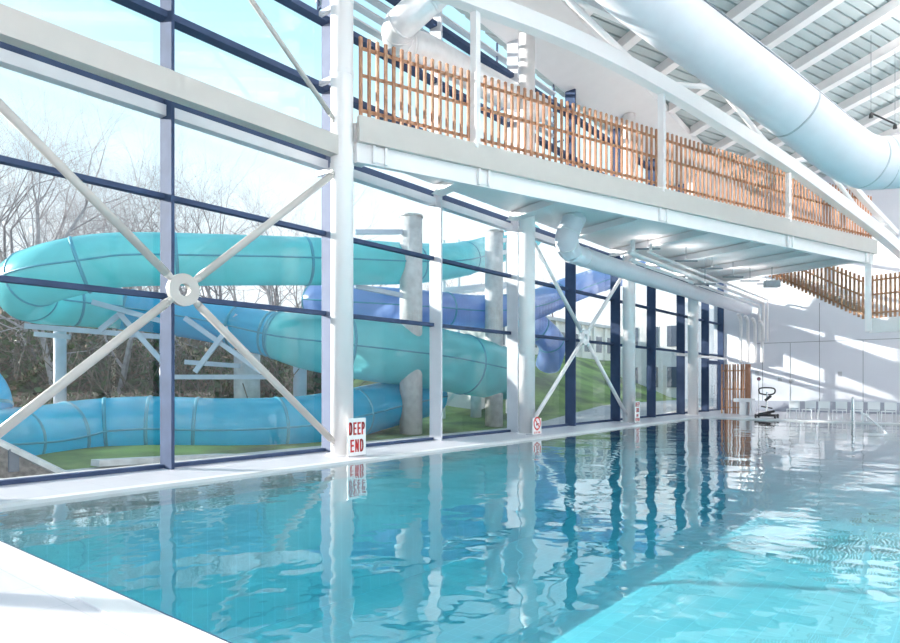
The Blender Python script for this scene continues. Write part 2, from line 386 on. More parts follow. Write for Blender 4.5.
def cross_brace(y0, y1, z0, z1, r, label, hub_r, m, only=None):
    yc, zc = (y0+y1)/2, (z0+z1)/2; t = thing('cross_brace', label, 'brace', (CX, yc, z0))
    bm = B()   # ring-shaped hub plate with thickness
    seg = 40; pts = []
    for s in (-1, 1):
        for rr in (hub_r*.38, hub_r): pts.append([bm.verts.new((CX+s*.05, yc+rr*math.cos(2*math.pi*i/seg), zc+rr*math.sin(2*math.pi*i/seg))) for i in range(seg)])
    a, b, c, d = pts
    for i in range(seg):
        j = (i+1) % seg
        for p, q in ((a,b),(c,d),(a,c),(b,d)): bm.faces.new((p[i],p[j],q[j],q[i]))
    link('hub', bm, m, t)
    for yy, zz in ((y0,z0),(y1,z0),(y0,z1),(y1,z1)):
        if only and (yy > yc, zz > zc) not in only: continue
        dv = Vector((0,yy-yc,zz-zc)); L = dv.length; dv.normalize()
        bm = B(); p = Vector((CX,yc,zc)) + dv*hub_r*.8; q = Vector((CX,yc,zc)) + dv*(L-.27)
        rod(bm, p+dv*.15, q-dv*.15, r, 20); rod(bm, p, p+dv*.15, r*.6, 12, r); rod(bm, q-dv*.15, q, r, 12, r*.6); link('rod', bm, m, t, True)
        bm = B(); e = q+dv*.08; bar(bm, q-dv*.02, e+dv*.04, .14, .03, (1,0,0)); link('gusset', bm, m, t)
cross_brace(COLS[0], COLS[1], .1, 6.0, .068, 'beige cross brace with round ring hub in front of the water slides', .27, M['beige'])
cross_brace(COLS[0], COLS[1], 6.75, 12.3, .05, 'thin diagonal brace above the beige beam, rising left from the first column', .2, M['beige'])
cross_brace(COLS[2], COLS[3], .1, 6.0, .065, 'white cross brace with small hub between the two farther columns', .27, M['white'])

# ---------------------------------------------------------------- the gallery bridge
def bp(s, z, off=0):
    p = P0 + U*s + W*off; return Vector((p.x, p.y, z))
SE = 21.9
gal = thing('gallery_walkway', 'raised white walkway running from the first column over the pool edge', 'walkway', tuple(bp(0, 6.1)))
def prism(bm, pts, z0, z1):
    A = [bm.verts.new((p[0],p[1],z0)) for p in pts]; D = [bm.verts.new((p[0],p[1],z1)) for p in pts]; n = len(pts)
    bm.faces.new(A[::-1]); bm.faces.new(D)
    for i in range(n): bm.faces.new((A[i],A[(i+1)%n],D[(i+1)%n],D[i]))
def gline(x):     # back of the gallery floor at the glass
    return x
endL = bp(SE, 0) - W*7.0
bm = B(); poly = [bp(0,0,-.1), bp(SE,0,-.1), Vector((GX+.45, bp(SE,0).y + (bp(SE,0).x-GX-.45)*.3346, 0)), Vector((GX+.45,9.3,0))]
prism(bm, poly, 6.55, 6.95); link('floor_slab', bm, M['white'], gal)
bm = B(); bar(bm, bp(0,6.77,.06), bp(SE,6.77,.06), .12, .54); link('fascia', bm, M['beige'], gal)
bm = B(); bar(bm, bp(0,6.3,-.06), bp(SE-.1,6.3,-.06), .14, .40); link('lower_edge_beam', bm, M['white'], gal)
for s in (.5, 3.2, 9.5, 15.95, 21.3):
    bm = B(); bar(bm, bp(s-.14,6.3,.02), bp(s-.14,6.3,.1), .06, .36); bar(bm, bp(s+.14,6.3,.02), bp(s+.14,6.3,.1), .06, .36); bar(bm, bp(s-.12,6.3,.03), bp(s+.12,6.3,.03), .02, .3); link('bracket', bm, M['white'], gal)
for s in (.3, 3.0, 6.2, 9.44, 12.7, 15.9, 18.9, 21.75):
    a = bp(s, 6.35, -.15); L = min(((a.x - (GX+.5))/W.x), 40)
    bm = B(); b_ = a - W*L; bar(bm, a+Vector((0,0,.06)), b_+Vector((0,0,.06)), .16, .22); bar(bm, a-Vector((0,0,.05)), b_-Vector((0,0,.05)), .34, .03); link('cross_beam', bm, M['white'], gal)
# slatted balustrades
def balustrade(org, dr, s0, s1, zb, zt, label, group, slope=0, mt='wood', sp=.2, clip=None, sw=.05):
    t = thing('slatted_balustrade', label, 'balustrade', tuple(org(s0, zb)), group)
    n = max(1, int(round((s1-s0)/sp))); bm = B()
    for i in range(n+1):
        s = s0 + (s1-s0)*i/n; b0 = zb + slope*(s-s0); t0 = min(zt + slope*(s-s0), clip or 99)
        if t0-b0 < .1: continue
        bar(bm, org(s, b0), org(s, t0), sw, .07)
    link('slats', bm, M[mt], t)
    for f in (.12, .55, .88):
        z0 = zb+(zt-zb)*f; z1 = z0+slope*(s1-s0); e1 = s1
        if clip and z1 > clip-.05: e1 = s0+(s1-s0)*max(0,(clip-.05-z0))/(z1-z0); z1 = clip-.05
        if e1-s0 < .3: continue
        bm = B(); p, q = org(s0, z0), org(e1, z1); off = -dr*.05; bar(bm, p+off, q+off, .03, .07); link('rail', bm, M['wood2'], t)
    return t
PL = [('cedar slat balustrade between the first column and first white post', .1, 2.82), ('long cedar slat balustrade between the first and second white posts', 3.1, 9.3),
      ('cedar slat balustrade between the second and third white posts', 9.6, 15.75), ('far cedar slat balustrade crossed by the arched beam at the walkway end', 16.08, 21.7)]
for lb, a, b in PL: balustrade(lambda s, z: bp(s, z, -.03), W, a, b, 7.02, 8.74, lb, 'cedar balustrades along the walkway')
# arched beam over the bridge
AR = [(-4.5,9.6),(-1,10.05),(1.5,10.25),(2.95,10.3),(6.09,10.27),(9.44,9.94),(13.3,9.3),(15.9,8.82),(18.8,8.15),(21.7,7.45),(24,6.78),(27.2,5.75)]
def boxsweep(bm, pts, w, h):
    n = len(pts); R = []
    for i, p in enumerate(pts):
        t = (Vector(pts[min(n-1,i+1)])-Vector(pts[max(0,i-1)])).normalized(); s = t.cross(Vector((0,0,1))).normalized(); v = s.cross(t)
        R.append([bm.verts.new(Vector(p)+s*a*w/2+v*b*h/2) for a, b in ((-1,-1),(1,-1),(1,1),(-1,1))])
    for i in range(n-1):
        for k in range(4): bm.faces.new((R[i][k],R[i][(k+1)%4],R[i+1][(k+1)%4],R[i+1][k]))
    bm.faces.new(R[0][::-1]); bm.faces.new(R[-1])
def archz(s):
    for (a, za), (b, zb) in zip(AR[:-1], AR[1:]):
        if a <= s <= b: return za+(zb-za)*(s-a)/(b-a)
arch = thing('arched_truss', 'white arched roof truss passing over the walkway posts', 'truss', tuple(bp(0, 9.6, .12)))
bm = B(); boxsweep(bm, [tuple(bp(s, z, .12)) for s, z in spline(AR, 6)], .3, .42); link('lower_chord', bm, M['white'], arch)
UC = [(-3,11.9),(2,11.75),(6,11.4),(8.57,11.3),(11.2,10.7),(14.3,10.05),(18.6,9.3),(21,8.4),(23.4,7.5)]
bm = B(); boxsweep(bm, [tuple(bp(s, z, .12)) for s, z in spline(UC, 6)], .2, .2); link('upper_chord', bm, M['white'], arch)
def ucz(s):
    for (a, za), (b, zb) in zip(UC[:-1], UC[1:]):
        if a <= s <= b: return za+(zb-za)*(s-a)/(b-a)
for a, b in ((-.5,2.6),(5.2,2.6),(5.2,9.0),(12.0,9.2),(12.0,15.3),(17.6,15.6),(17.6,21.2),(22.6,21.6)):
    bm = B(); rod(bm, bp(a,ucz(a),.12), bp(b,archz(b),.12), .08, 12); link('web_member', bm, M['white'], arch, True)
for s, lb in ((2.97,'slim white post at the end of the first balustrade'),(9.45,'slim white post between second and third balustrades'),(15.9,'slim white post between third and far balustrades')):
    bm = B(); bar(bm, bp(s,6.95,.04), bp(s,archz(s)-.15,.04), .17, .17, (0,1,0)); tag(link('walkway_post', bm, M['white']), lb, 'post', 'white posts on the walkway edge')
bm = B(); p = bp(SE-.25, 0, -.1); bar(bm, (p.x,p.y,3.5), (p.x,p.y,6.1), .2)
link('drop_post', bm, M['white'], gal)
# landing and stair screen behind the end of the walkway
E0 = Vector((-3.35, 31.05, 0))
def ep(s, z): p = E0 - W*s; return Vector((p.x, p.y, z))
balustrade(ep, U, .2, 5.0, 4.1, 5.82, 'slatted stair screen with stepped diagonal foot under the walkway end', None, .57, 'wood2', .165, 7.0, .085)
balustrade(lambda s, z: ep(-s, z), U, .15, 8, 4.1, 5.82, 'level slatted screen above the white landing at the right edge', None, 0, 'wood2', .165, None, .085)
lan = thing('stair_landing', 'white raised landing slab at the right edge below dark slats', 'landing', tuple(ep(-4, 3.5)))
bm = B(); q = [ep(-.1,0)-U*.15, ep(-9,0)-U*.15, ep(-9,0)+U*3.2, ep(-.1,0)+U*3.2]; prism(bm, q, 3.72, 4.08); link('landing_slab', bm, M['white'], lan)
bm = B(); bar(bm, ep(-.1,3.62)-U*.1, ep(-9,3.62)-U*.1, .12, .22); link('edge_beam', bm, M['white'], lan)
st = thing('staircase', 'white staircase rising left behind the stepped slatted screen', 'staircase', tuple(ep(0,3.7)))
bm = B()
for i in range(15):
    s = .2+i*.3; z = 4.28+.17*(i+1); a = ep(s,0)+U*.15; b = ep(s,0)+U*1.4; bar(bm, (a.x,a.y,z-.03), (b.x,b.y,z-.03), .3, .05)
link('treads', bm, M['white'], st)
for o_ in (.12, 1.45):
    bm = B(); a = ep(.05,4.3)+U*o_; b = ep(4.0,6.5)+U*o_; bar(bm, a, b, .05, .3); link('stringer', bm, M['white'], st)

# ---------------------------------------------------------------- ducts and services
def duct(name, label, cat, pts, m, seams=(), n=8, seg=40, mseam='seam', capr=1.012):
    path = spline([(*at(*p[:3]), p[3]) if len(p) == 4 and not isinstance(p[0], Vector) else p for p in pts], n)
    t = thing(name, label, cat, path[0][:3]); bm = B(); tube(bm, path, seg); link('duct_body', bm, M[m], t, True)
    N = len(path)-1
    for f in seams:
        i = min(N-1, int(f*N)); a = Vector(path[i][:3]); d = (Vector(path[i+1][:3])-a).normalized(); r = path[i][3]*capr
        bm = B(); rod(bm, a-d*.03, a+d*.03, r, seg); link('joint_ring', bm, M[mseam], t, True)
    return t
bd = duct('ventilation_duct', 'huge pale round duct sloping across the upper right under the roof', 'duct',
     [(540,-95,15.2,.74),(642,-5,16.2,.74),(760,84,17.6,.74),(840,148,18.7,.74),(866,162,19.0,.745),(884,163,19.2,.75),(920,160,19.0,.75),(990,152,18.6,.75)], 'duct', (.35,.575,.72), mseam='box', capr=1.008)
rail_pts = []
for px, py, d, r in [(540,-95,15.2,.74),(642,-5,16.2,.74),(760,84,17.6,.74),(836,145,18.7,.74)]:
    c_ = at(px,py,d); tv = (at(760,84,17.6)-at(642,-5,16.2)).normalized(); o_ = tv.cross(c_-Vector((0,0,EYE))).normalized(); o_ = o_ if o_.dot(RT) > 0 else -o_; vv = (c_-Vector((0,0,EYE))).normalized(); rail_pts.append((*(c_+o_*.70-vv*.3), .02))
bm = B(); tube(bm, rail_pts, 8); link('suspension_rail', bm, M['seam'], bd)
duct('ventilation_duct', 'shiny silver duct elbow behind the first balustrade at the top', 'duct',
     [(470,-45,14.6,.36),(440,-12,14.8,.36),(412,14,15.0,.36),(398,30,15.3,.37),(403,44,15.8,.38),(425,50,16.4,.38),(470,74,17.8,.38),(540,110,20.4,.38)], 'galv', (.2,.38,.45,.52,.6), mseam='galv', capr=1.04)
def yp(x, y, z, r): return (x, y, z, r)
def duct3(name, label, pts, m, seams=(), seg=32, capr=1.03, mseam=None):
    path = spline(pts, 8); t = thing(name, label, 'duct' if 'duct' in name else 'pipe', path[0][:3]); bm = B(); tube(bm, path, seg); link('duct_body' if 'duct' in name else 'pipe_run', bm, M[m], t, True)
    N = len(path)-1
    for f in seams:
        i = min(N-1, int(f*N)); a = Vector(path[i][:3]); d = (Vector(path[i+1][:3])-a).normalized()
        bm = B(); rod(bm, a-d*.025, a+d*.025, path[i][3]*capr, seg); link('joint_ring', bm, M[mseam or m], t, True)
    return t
duct3('ventilation_duct', 'long white round duct under the walkway soffit with elbow near the second column',
      [(-9.35,17.6,6.5,.33),(-9.4,17.4,6.2,.33),(-9.5,17.3,5.8,.34),(-9.6,17.75,5.52,.33),(-9.6,18.6,5.47,.3),(-9.6,25,5.47,.3),(-9.6,31,5.47,.3),(-9.6,36.6,5.47,.3),(-9.6,37.4,5.47,.3)], 'duct', (.08,.2,.3,.42,.5), mseam='galv', capr=1.05)
for i, (x, z, r, lb) in enumerate(((-8.75,5.75,.075,'white pipe beside the long soffit duct, nearer the walkway edge'),(-8.95,5.6,.06,'lower white pipe running just beside the long soffit duct'),(-8.55,5.9,.05,'thin upper white pipe under the walkway soffit'))):
    duct3('service_pipe', lb, [(x,20.4+i*.5,6.2,r),(x,20.4+i*.5,z+.1,r),(x,20.6+i*.5,z,r),(x,26,z,r),(x,32,z,r),(x,36.6,z,r),(x,37.2,z,r),(x,37.35,z-.3,r),(x,37.35,3.7,r)], 'white', (.4,.6,.8), 12)
for i in range(4):
    x = -9.9+.36*i
    duct3('service_pipe', ('leftmost','second','third','rightmost')[i]+' of four white pipes dropping down the far corner', [(x,36.9,5.2-.15*i,.09),(x,37.2,5.1-.15*i,.09),(x,37.4,4.8-.15*i,.09),(x,37.4,3.6,.09),(x,37.4,2.6,.09)], 'whiteg', (.6,), 12)['group'] = 'white drop pipes in the far corner'
HL = [(648,249,22.5),(686,261,24),(712,268.5,25.5),(733,277,27),(750,281,28.3),(766,284,29.2),(705,284,24.8)]
for i, (px, py, d) in enumerate(HL):
    p = at(px, py, d); t = thing('hanging_light', ['first','second','third','fourth','fifth','sixth','lowest'][i]+' slim dark batten hung under the walkway soffit, counted from the glass side', 'light', tuple(p), 'dark battens under the soffit')
    bm = B(); bar(bm, p-RT*.42, p+RT*.42, .06, .05); link('batten', bm, M['seam'], t)
    ld = bpy.data.lights.new('batten_fill_lamp', 'AREA'); ld.shape = 'RECTANGLE'; ld.size = .8; ld.size_y = .05; ld.energy = 3.5; ld.color = (1,.95,.92)  # upward lamp added to each batten to brighten the soffit
    lo = bpy.data.objects.new('batten_fill_lamp', ld); C.objects.link(lo); lo.location = (p.x,p.y,p.z+.05); lo.rotation_euler = (math.pi,0,TH); lo.parent = t; lo.matrix_parent_inverse = t.matrix_world.inverted()
    bm = B(); rod(bm, (p.x,p.y,p.z), (p.x,p.y,6.53), .012, 6); link('hanger', bm, M['seam'], t)
p = at(772,284,28); t = thing('speaker_box', 'small white box unit hung under the far soffit', 'speaker', tuple(p)); bm = B(); bar(bm, p-RT*.3, p+RT*.3, .3, .28); link('housing', bm, M['box'], t)
bm = B(); rod(bm, (p.x,p.y,p.z+.1), (p.x,p.y,6.5), .015, 6); link('hanger', bm, M['seam'], t)
# uplighters added near the roof for neutral fill light
def lamp(x, y, e, size):
    z = roofz(x, y)-2.2
    t = thing('fill_uplighter', 'long white uplighter added for fill light, hung from the purlins', 'light', (x,y,z), 'added fill uplighters')
    bm = B(); box(bm, (x-size/2,y-.15,z),(x+size/2,y+.15,z+.1)); link('housing', bm, M['white'], t)
    bm = B(); rod(bm, (x-size/3,y,z+.1), (x-size/3,y,z+2.4), .01, 6); link('wire', bm, M['seam'], t)
    bm = B(); rod(bm, (x+size/3,y,z+.1), (x+size/3,y,z+2.4), .01, 6); link('wire', bm, M['seam'], t)
    ld = bpy.data.lights.new('fill_uplight_lamp', 'AREA'); ld.shape = 'RECTANGLE'; ld.size = size; ld.size_y = .3; ld.energy = e; ld.color = (1,.91,.88)
    lo = bpy.data.objects.new('fill_uplight_lamp', ld); C.objects.link(lo); lo.location = (x,y,z+.14); lo.rotation_euler = (math.pi,0,0); lo.parent = t; lo.matrix_parent_inverse = t.matrix_world.inverted()
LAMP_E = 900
for x in (2, 8):
    for y in (0, 8, 16, 24, 32): lamp(x, y, LAMP_E, 3.0)
# small track spotlights by the roof beam
a, b = at(871,113,22), at(895,124,22.6); t = thing('track_light', 'thin black track light hanging below the roof at upper right', 'light', tuple(a)); bm = B(); rod(bm, a, b, .03, 8); link('track', bm, M['black'], t)
for q in (a, b):
    bm = B(); rod(bm, q-Vector((0,0,.02)), q-Vector((0,0,.16)), .05, 10, .07); link('spotlight', bm, M['black'], t)
    bm = B(); rod(bm, q, (q.x,q.y,roofz(q.x,q.y)+.2), .008, 6); link('wire', bm, M['seam'], t)

# ---------------------------------------------------------------- signs
def sign_frame(y0, y1, z0, x=-9.72):
    return y0, y1, z0
def board(y0, w, h, label, lines, x=-9.86, symbol=False, zb=.02):
    yc = y0+w/2; t = thing('sign_board', label, 'sign', (x, yc, zb))
    bm = B(); box(bm, (x-.012,y0,zb),(x+.012,y0+w,zb+h)); bmesh.ops.bevel(bm, geom=bm.edges[:], offset=.004, segments=1); link('board', bm, M['signw'], t)
    for ya in (y0+.04, y0+w-.07):
        bm = B(); box(bm, (x-.25,ya,0),(x-.012,ya+.03,.025)); box(bm, (x-.035,ya,.02),(x-.012,ya+.03,h*.8)); link('foot', bm, M['steel'], t)
    # text reads from the pool: local x -> +Y, local y -> +Z, normal +X
    for body, z, size, xs in lines:
        lettering(body, size, xs, x, yc, zb+z, M['red'], t, .21)
    if symbol:
        bm = B(); seg = 32; r1, r0 = w*.40, w*.31; z = zb+h*.68; R = []
        for rr in (r0, r1):
            for xx in (x+.013, x+.018): R.append([bm.verts.new((xx, yc+rr*math.cos(2*math.pi*i/seg), z+rr*math.sin(2*math.pi*i/seg))) for i in range(seg)])
        for i in range(seg):
            j = (i+1)%seg
            for p_, q_ in ((R[0],R[2]),(R[1],R[3]),(R[0],R[1]),(R[2],R[3])): bm.faces.new((p_[i],p_[j],q_[j],q_[i]))
        bar(bm, (x+.0155,yc-r0*.72,z+r0*.72), (x+.0155,yc+r0*.72,z-r0*.72), .004, w*.08, (1,0,0)) if False else bar(bm, (x+.0155,yc-r0*.72,z+r0*.72), (x+.0155,yc+r0*.72,z-r0*.72), w*.08, .004, (1,0,0))
        link('prohibition_symbol', bm, M['red'], t)
        bm = B(); rod(bm, (x+.013,yc-.03,z-.02), (x+.017,yc-.03,z-.02), .022, 10); bar(bm, (x+.015,yc+.10,z-.01), (x+.015,yc-.05,z-.05), .03, .004, (1,0,0)); link('figure_mark', bm, M['black'], t)
    return t
board(8.9, .50, .76, 'white DEEP END sign with red capitals against the thick front column', [('DEEP', .41, .28, .115), ('END', .06, .28, .13)], x=-9.85)
board(15.96, .48, .46, 'small white sign with red prohibition circle at the second column', [('NO', .10, .06, .06), ('DIVING', .02, .06, .06)], symbol=True)
board(23.18, .42, .80, 'tall narrow white sign with red capitals at the third column', [('DEEP', .59, .17, .095), ('END', .38, .17, .095), ('NO', .21, .12, .1), ('DIVING', .05, .12, .062)])

# ---------------------------------------------------------------- far deck furniture
t = thing('timber_screen', 'tall vertical timber screen standing at the far corner of the pool', 'screen', (-8.95,33.4,0))
bm = B()
for i in range(9):
    x = -9.72+i*.125; bar(bm, (x,33.4+(.12 if i%3==1 else 0),0), (x,33.4+(.12 if i%3==1 else 0),2.42), .06, .09)
link('slats', bm, M['wood2'], t)
for z in (.3,1.2,2.1):
    bm = B(); bar(bm, (-9.75,33.5,z), (-8.68,33.5,z), .03, .06); link('rail', bm, M['wood'], t)
bm = B()
for i in range(4): bar(bm, (-8.62,33.5+i*.2,0), (-8.62,33.5+i*.2,2.42), .09, .06)
link('side_slats', bm, M['wood'], t)
t = thing('lifeguard_seat', 'white moulded seat unit beside the timber screen', 'seat', (-8.0,32.3,0))
bm = B(); box(bm, (-8.8,32.0,.62),(-8.0,32.6,.78)); bmesh.ops.bevel(bm, geom=bm.edges[:], offset=.03, segments=2); link('seat', bm, M['chair'], t)
bm = B(); box(bm, (-8.55,32.1,.0),(-8.25,32.5,.62)); bmesh.ops.bevel(bm, geom=bm.edges[:], offset=.03, segments=2); link('pedestal', bm, M['chair'], t)
bm = B(); box(bm, (-8.1,32.0,.0),(-7.98,32.6,.62)); link('side_panel', bm, M['chair'], t)
# hoist / rolling trainer at the pool edge
hx, hy = -6.92, 30.1
t = thing('pool_hoist', 'black and silver wheeled pool hoist standing at the far pool edge', 'pool hoist', (hx,hy,0))
bm = B(); bar(bm, (hx-.35,hy-.25,.12), (hx+.35,hy-.25,.12), .08, .08); bar(bm, (hx-.35,hy+.25,.12), (hx+.35,hy+.25,.12), .08, .08); bar(bm, (hx,hy-.25,.14), (hx,hy+.25,.14), .2, .12); bar(bm,(hx-.3,hy,.16),(hx+.3,hy,.3),.14,.1); link('base', bm, M['black'], t)
for sx in (-.38,.38):
    for sy in (-.25,.25):
        bm = B(); rod(bm, (hx+sx-.03,hy+sy,.09), (hx+sx+.03,hy+sy,.09), .09, 16); link('wheel', bm, M['black'], t)
bm = B(); rod(bm, (hx,hy,.2), (hx+.02,hy,1.12), .06, 12, .04); link('mast', bm, M['steel'], t)
bm = B(); pa = spline([(hx-.28,hy,1.05,.03),(hx-.3,hy,1.25,.03),(hx,hy,1.3,.03),(hx+.3,hy,1.25,.03),(hx+.28,hy,1.05,.03),(hx,hy,1.0,.03),(hx-.28,hy,1.05,.03)], 6); tube(bm, pa, 8); link('handle_ring', bm, M['black'], t, True)
bm = B(); bar(bm, (hx-.05,hy-.05,.75), (hx+.18,hy-.05,.95), .1, .1); bar(bm, (hx-.22,hy,.5), (hx+.22,hy,.42), .06, .06); link('control_unit', bm, M['black'], t)
t = thing('lamp_post_marker', 'slim pole with dark ball top behind the pool hoist', 'pole', (-7.5,31.2,0))
bm = B(); rod(bm, (-7.5,31.2,0), (-7.5,31.2,1.62), .02, 8); rod(bm, (-7.5,31.2,0), (-7.5,31.2,.03), .15, 16); link('pole', bm, M['steel'], t)
bm = B(); bmesh.ops.create_uvsphere(bm, u_segments=12, v_segments=8, radius=.085, matrix=Matrix.Translation((-7.5,31.2,1.68))); link('ball', bm, mat('maroon_ball', (.18,.05,.08), .5), t, True)
# chairs in a row
def chair():
    t = thing('poolside_chair', 'white slim legged chair in the row along the far pool edge', 'chair', (0,0,0), 'white chairs on the far deck'); t['_local'] = 1
    bm = B(); box(bm, (-.22,-.22,.42),(.22,.22,.46)); bmesh.ops.bevel(bm, geom=bm.edges[:], offset=.012, segments=2); link('seat', bm, M['chair'], t)
    bm = B(); vs = box(bm, (-.22,.19,.5),(.22,.225,.84)); bmesh.ops.bevel(bm, geom=bm.edges[:], offset=.012, segments=2); link('backrest', bm, M['chair'], t)
    for sx in (-.19,.19):
        bm = B(); rod(bm, (sx*1.05,-.2,0), (sx,-.19,.43), .02, 8); link('leg', bm, M['chair'], t)
        bm = B(); rod(bm, (sx*1.05,.24,0), (sx,.21,.52), .02, 8); link('leg', bm, M['chair'], t)
    return t
ch = chair()
CP = [(-6.0,30.55),(-5.42,30.6),(-4.85,30.5),(-4.3,30.6),(-3.7,30.55),(-3.15,30.6),(-2.62,30.5),(-2.05,30.58)]
for i, (x, y) in enumerate(CP):
    o = ch if i == 0 else copy_tree(ch); o.location = (x, y, 0); o.scale = (.95,.95,.88); o.rotation_euler.z = random.uniform(-.25,.25)
# pool handrails
t = thing('pool_handrail', 'upright curved stainless handrail at the far pool steps', 'handrail', (-3.1,28.7,0))
for dy in (0, .5):
    bm = B(); tube(bm, spline([(-3.67,29.35-dy*.2,0,.034),(-3.67,29.3-dy*.2,.75,.034),(-3.64,29.1-dy*.2,.95,.034),(-3.60,28.9-dy*.2,.8,.034),(-3.57,28.8-dy*.2,.3,.034),(-3.57,28.78-dy*.2,-.5,.034)], 6), 10); link('rail', bm, M['steel'], t, True)
t = thing('pool_handrail', 'sloping white handrail dipping into the water at far right', 'handrail', (-2.6,28.4,0))
bm = B(); a = at(864,414,25.3); b = at(886,433,19.9); tube(bm, spline([(a.x,29.5,0,.03),(a.x,29.4,a.z-.05,.03),(a.x,a.y,a.z,.03),(b.x,b.y,b.z,.03),(b.x,b.y-.1,-.3,.03)], 6), 10); link('rail', bm, M['chair'], t, True)
# switch plates on the far wall
for i, (px, py) in enumerate(((757,373),(780,379),(791,381),(840,374))):
    d = RY1/(math.cos(TH)+(px-450)/650*math.sin(TH)); p = at(px,py,d); bm = B(); box(bm, (p.x-.09,RY1-.05,p.z-.12),(p.x+.09,RY1-.0,p.z+.12)); bmesh.ops.bevel(bm, geom=bm.edges[:], offset=.01, segments=1)
    tag(link('wall_box', bm, M['box']), ['small grey control box above the pool hoist','left of the paired grey wall boxes','right of the paired grey wall boxes','lone small grey box in the middle of the far wall'][i], 'wall box')

# ---------------------------------------------------------------- outdoors: slides
def flume(label, pts, m, flanges, group='water slide tubes', seg=36, seam=True, hollow=True):
    path = spline([(*at(*p[:3]), p[3]) for p in pts], 10); t = thing('water_slide', label, 'water slide', path[0][:3], group)
    bm = B(); tube(bm, path, seg, caps=False)
    link('tube', bm, M[m], t, True)
    N = len(path)-1
    for fi, f in enumerate(flanges):
        i = min(N-1, int(f*N)); a = Vector(path[i][:3]); d = (Vector(path[i+1][:3])-a).normalized()
        r = path[i][3]; bm = B(); tube(bm, [(*(a-d*.05), r*1.002),(*(a-d*.022), r*1.03),(*(a+d*.022), r*1.03),(*(a+d*.05), r*1.002)], seg, caps=False); link('flange', bm, M['seam2'], t)
    if seam:
        for sg in (-1, 1):
            pp = []
            for i, q in enumerate(path):
                c = Vector(q[:3]); tt = (Vector(path[min(N,i+1)][:3])-Vector(path[max(0,i-1)][:3])).normalized(); s = tt.cross(Vector((0,0,1))).normalized()
                pp.append((*(c+s*sg*q[3]*1.005), .03))
            bm = B(); tube(bm, pp, 6); link('seam_flange', bm, M['seam2'], t)
    return t
M['seam2'] = mat('dark_teal_seam', (.05,.32,.44), .5)
flume('teal water slide tube with a wide bend at the left, highest of the slides',
      [(530,236,36,.72),(475,256,30,.74),(425,263,25.5,.76),(340,262,21.8,.77),(220,260,19.9,.78),(120,260,18.8,.78),(60,270,18.2,.80),(26,284,18.8,.80),(34,298,20.4,.78),(75,304,21.8,.74),(120,308,22.6,.72)],
      'teal', (.12,.22,.33,.44,.56,.66,.78,.9))
flume('cyan water slide tube passing under the teal tube towards the big round column',
      [(120,309,23.0,.72),(160,313,23.0,.72),(215,322,22.6,.73),(265,333,22.2,.76),(276,335,22.1,.77)],
      'cyan', (.1,.35,.6,.8,.99))
flume('wide pale teal slide flare behind the front column, ending round in the third bay',
      [(276,335,22.1,.80),(310,342,22.0,.95),(370,350,23.0,1.1),(430,358,25.0,1.2),(480,368,27.2,1.2),(503,374,28.8,1.15),(507,375,29.0,1.0),(509,375.5,29.05,.6),(509.5,376,29.1,.05)],
      'teal', (.02,.2,.45,.7,.99))
flume('low cyan slide run near the ground at the bottom left of the glazing',
      [(-90,445,13.8,.75),(-20,444,15.0,.80),(35,440,16.6,.86),(90,431,18.0,.88),(150,427,18.6,.88),(230,428,19.2,.88),(310,422,20.6,.86),(390,404,24,.84),(430,396,27,.8)],
      'cyan', (.2,.33,.42,.5,.58,.7,.82))
flume('periwinkle blue slide tube behind the second and third glass bays',
      [(316,300,25.5,.7),(335,303,25.0,.72),(380,306,25.2,.74),(430,309,26.5,.74),(480,312,28.5,.74),(530,306,32,.74),(570,290,36,.74),(610,277,41,.74),(650,270,47,.74)],
      'peri', (.02,.15,.3,.42,.55,.7,.85))
flume('short blue slide bend turning down behind the second cross brace',
      [(520,318,34,.7),(540,330,34.5,.72),(552,345,35.5,.72),(548,365,36.5,.7)], 'peri', (.3,.6), seam=False)
flume('short cyan slide piece ending at the left edge above the low run',
      [(-90,345,17,.64),(-50,365,16,.64),(-24,392,15.5,.64),(-19,410,15.4,.64)], 'cyan', (.5,.98), seam=False)
# slide supports
def support(px, d, w, ytop, label, zb=-.6, m='concrete', name='slide_support'):
    p = at(px, ytop, d); t = thing(name, label, 'support column', (p.x,p.y,zb), 'slide support columns')
    bm = B(); rod(bm, (p.x,p.y,zb), (p.x,p.y,p.z), w/2, 28); link('shaft', bm, M[m], t, True)
    bm = B(); rod(bm, (p.x,p.y,p.z-.02), (p.x,p.y,p.z+.04), w/2*1.08, 28); link('cap', bm, M[m], t)
    return t
support(411, 23.5, .82, 217, 'tall pale concrete column outside, rising above the slides past the first column')
support(494, 27.5, .76, 232, 'tall pale concrete column outside between the pale mullions')
support(247, 24.3, .95, 352, 'stout concrete column under the middle of the cyan slide tube')
support(167, 24.6, .55, 330, 'slim blue grey support pole behind the first dark mullion', m='greygal')
support(300, 24.5, .5, 366, 'slim support pole beside the round slide flare', m='greygal')
support(60, 22.6, .4, 330, 'slim grey support pole under the left bend of the slide', m='greygal')
support(476, 30, .5, 392, 'short support under the end of the wide tube')
t = thing('support_frame', 'blue grey steel truss frame under the left slide bend', 'steel frame', tuple(at(60,340,20.4)))
for a, b in (((25,326,20.2),(175,338,21.4)),((92,302,20.2),(165,322,21)),((100,330,20.6),(125,310,20.8)),((118,312,20.6),(165,365,21.2)),((195,372,21.6),(238,315,21.8)),((185,318,21.8),(262,372,21.8)),((35,334,22),(70,337,22)),((170,377,22.2),(270,377,22.6)),((185,362,22.5),(240,366,22.6)),((355,232,22.5),(402,232,23.2)),((360,440,22.8),(405,400,23.4)),((355,286,22.5),(405,296,23.3))):
    bm = B(); bar(bm, at(*a), at(*b), .14, .16); link('strut', bm, M['greygal'], t)
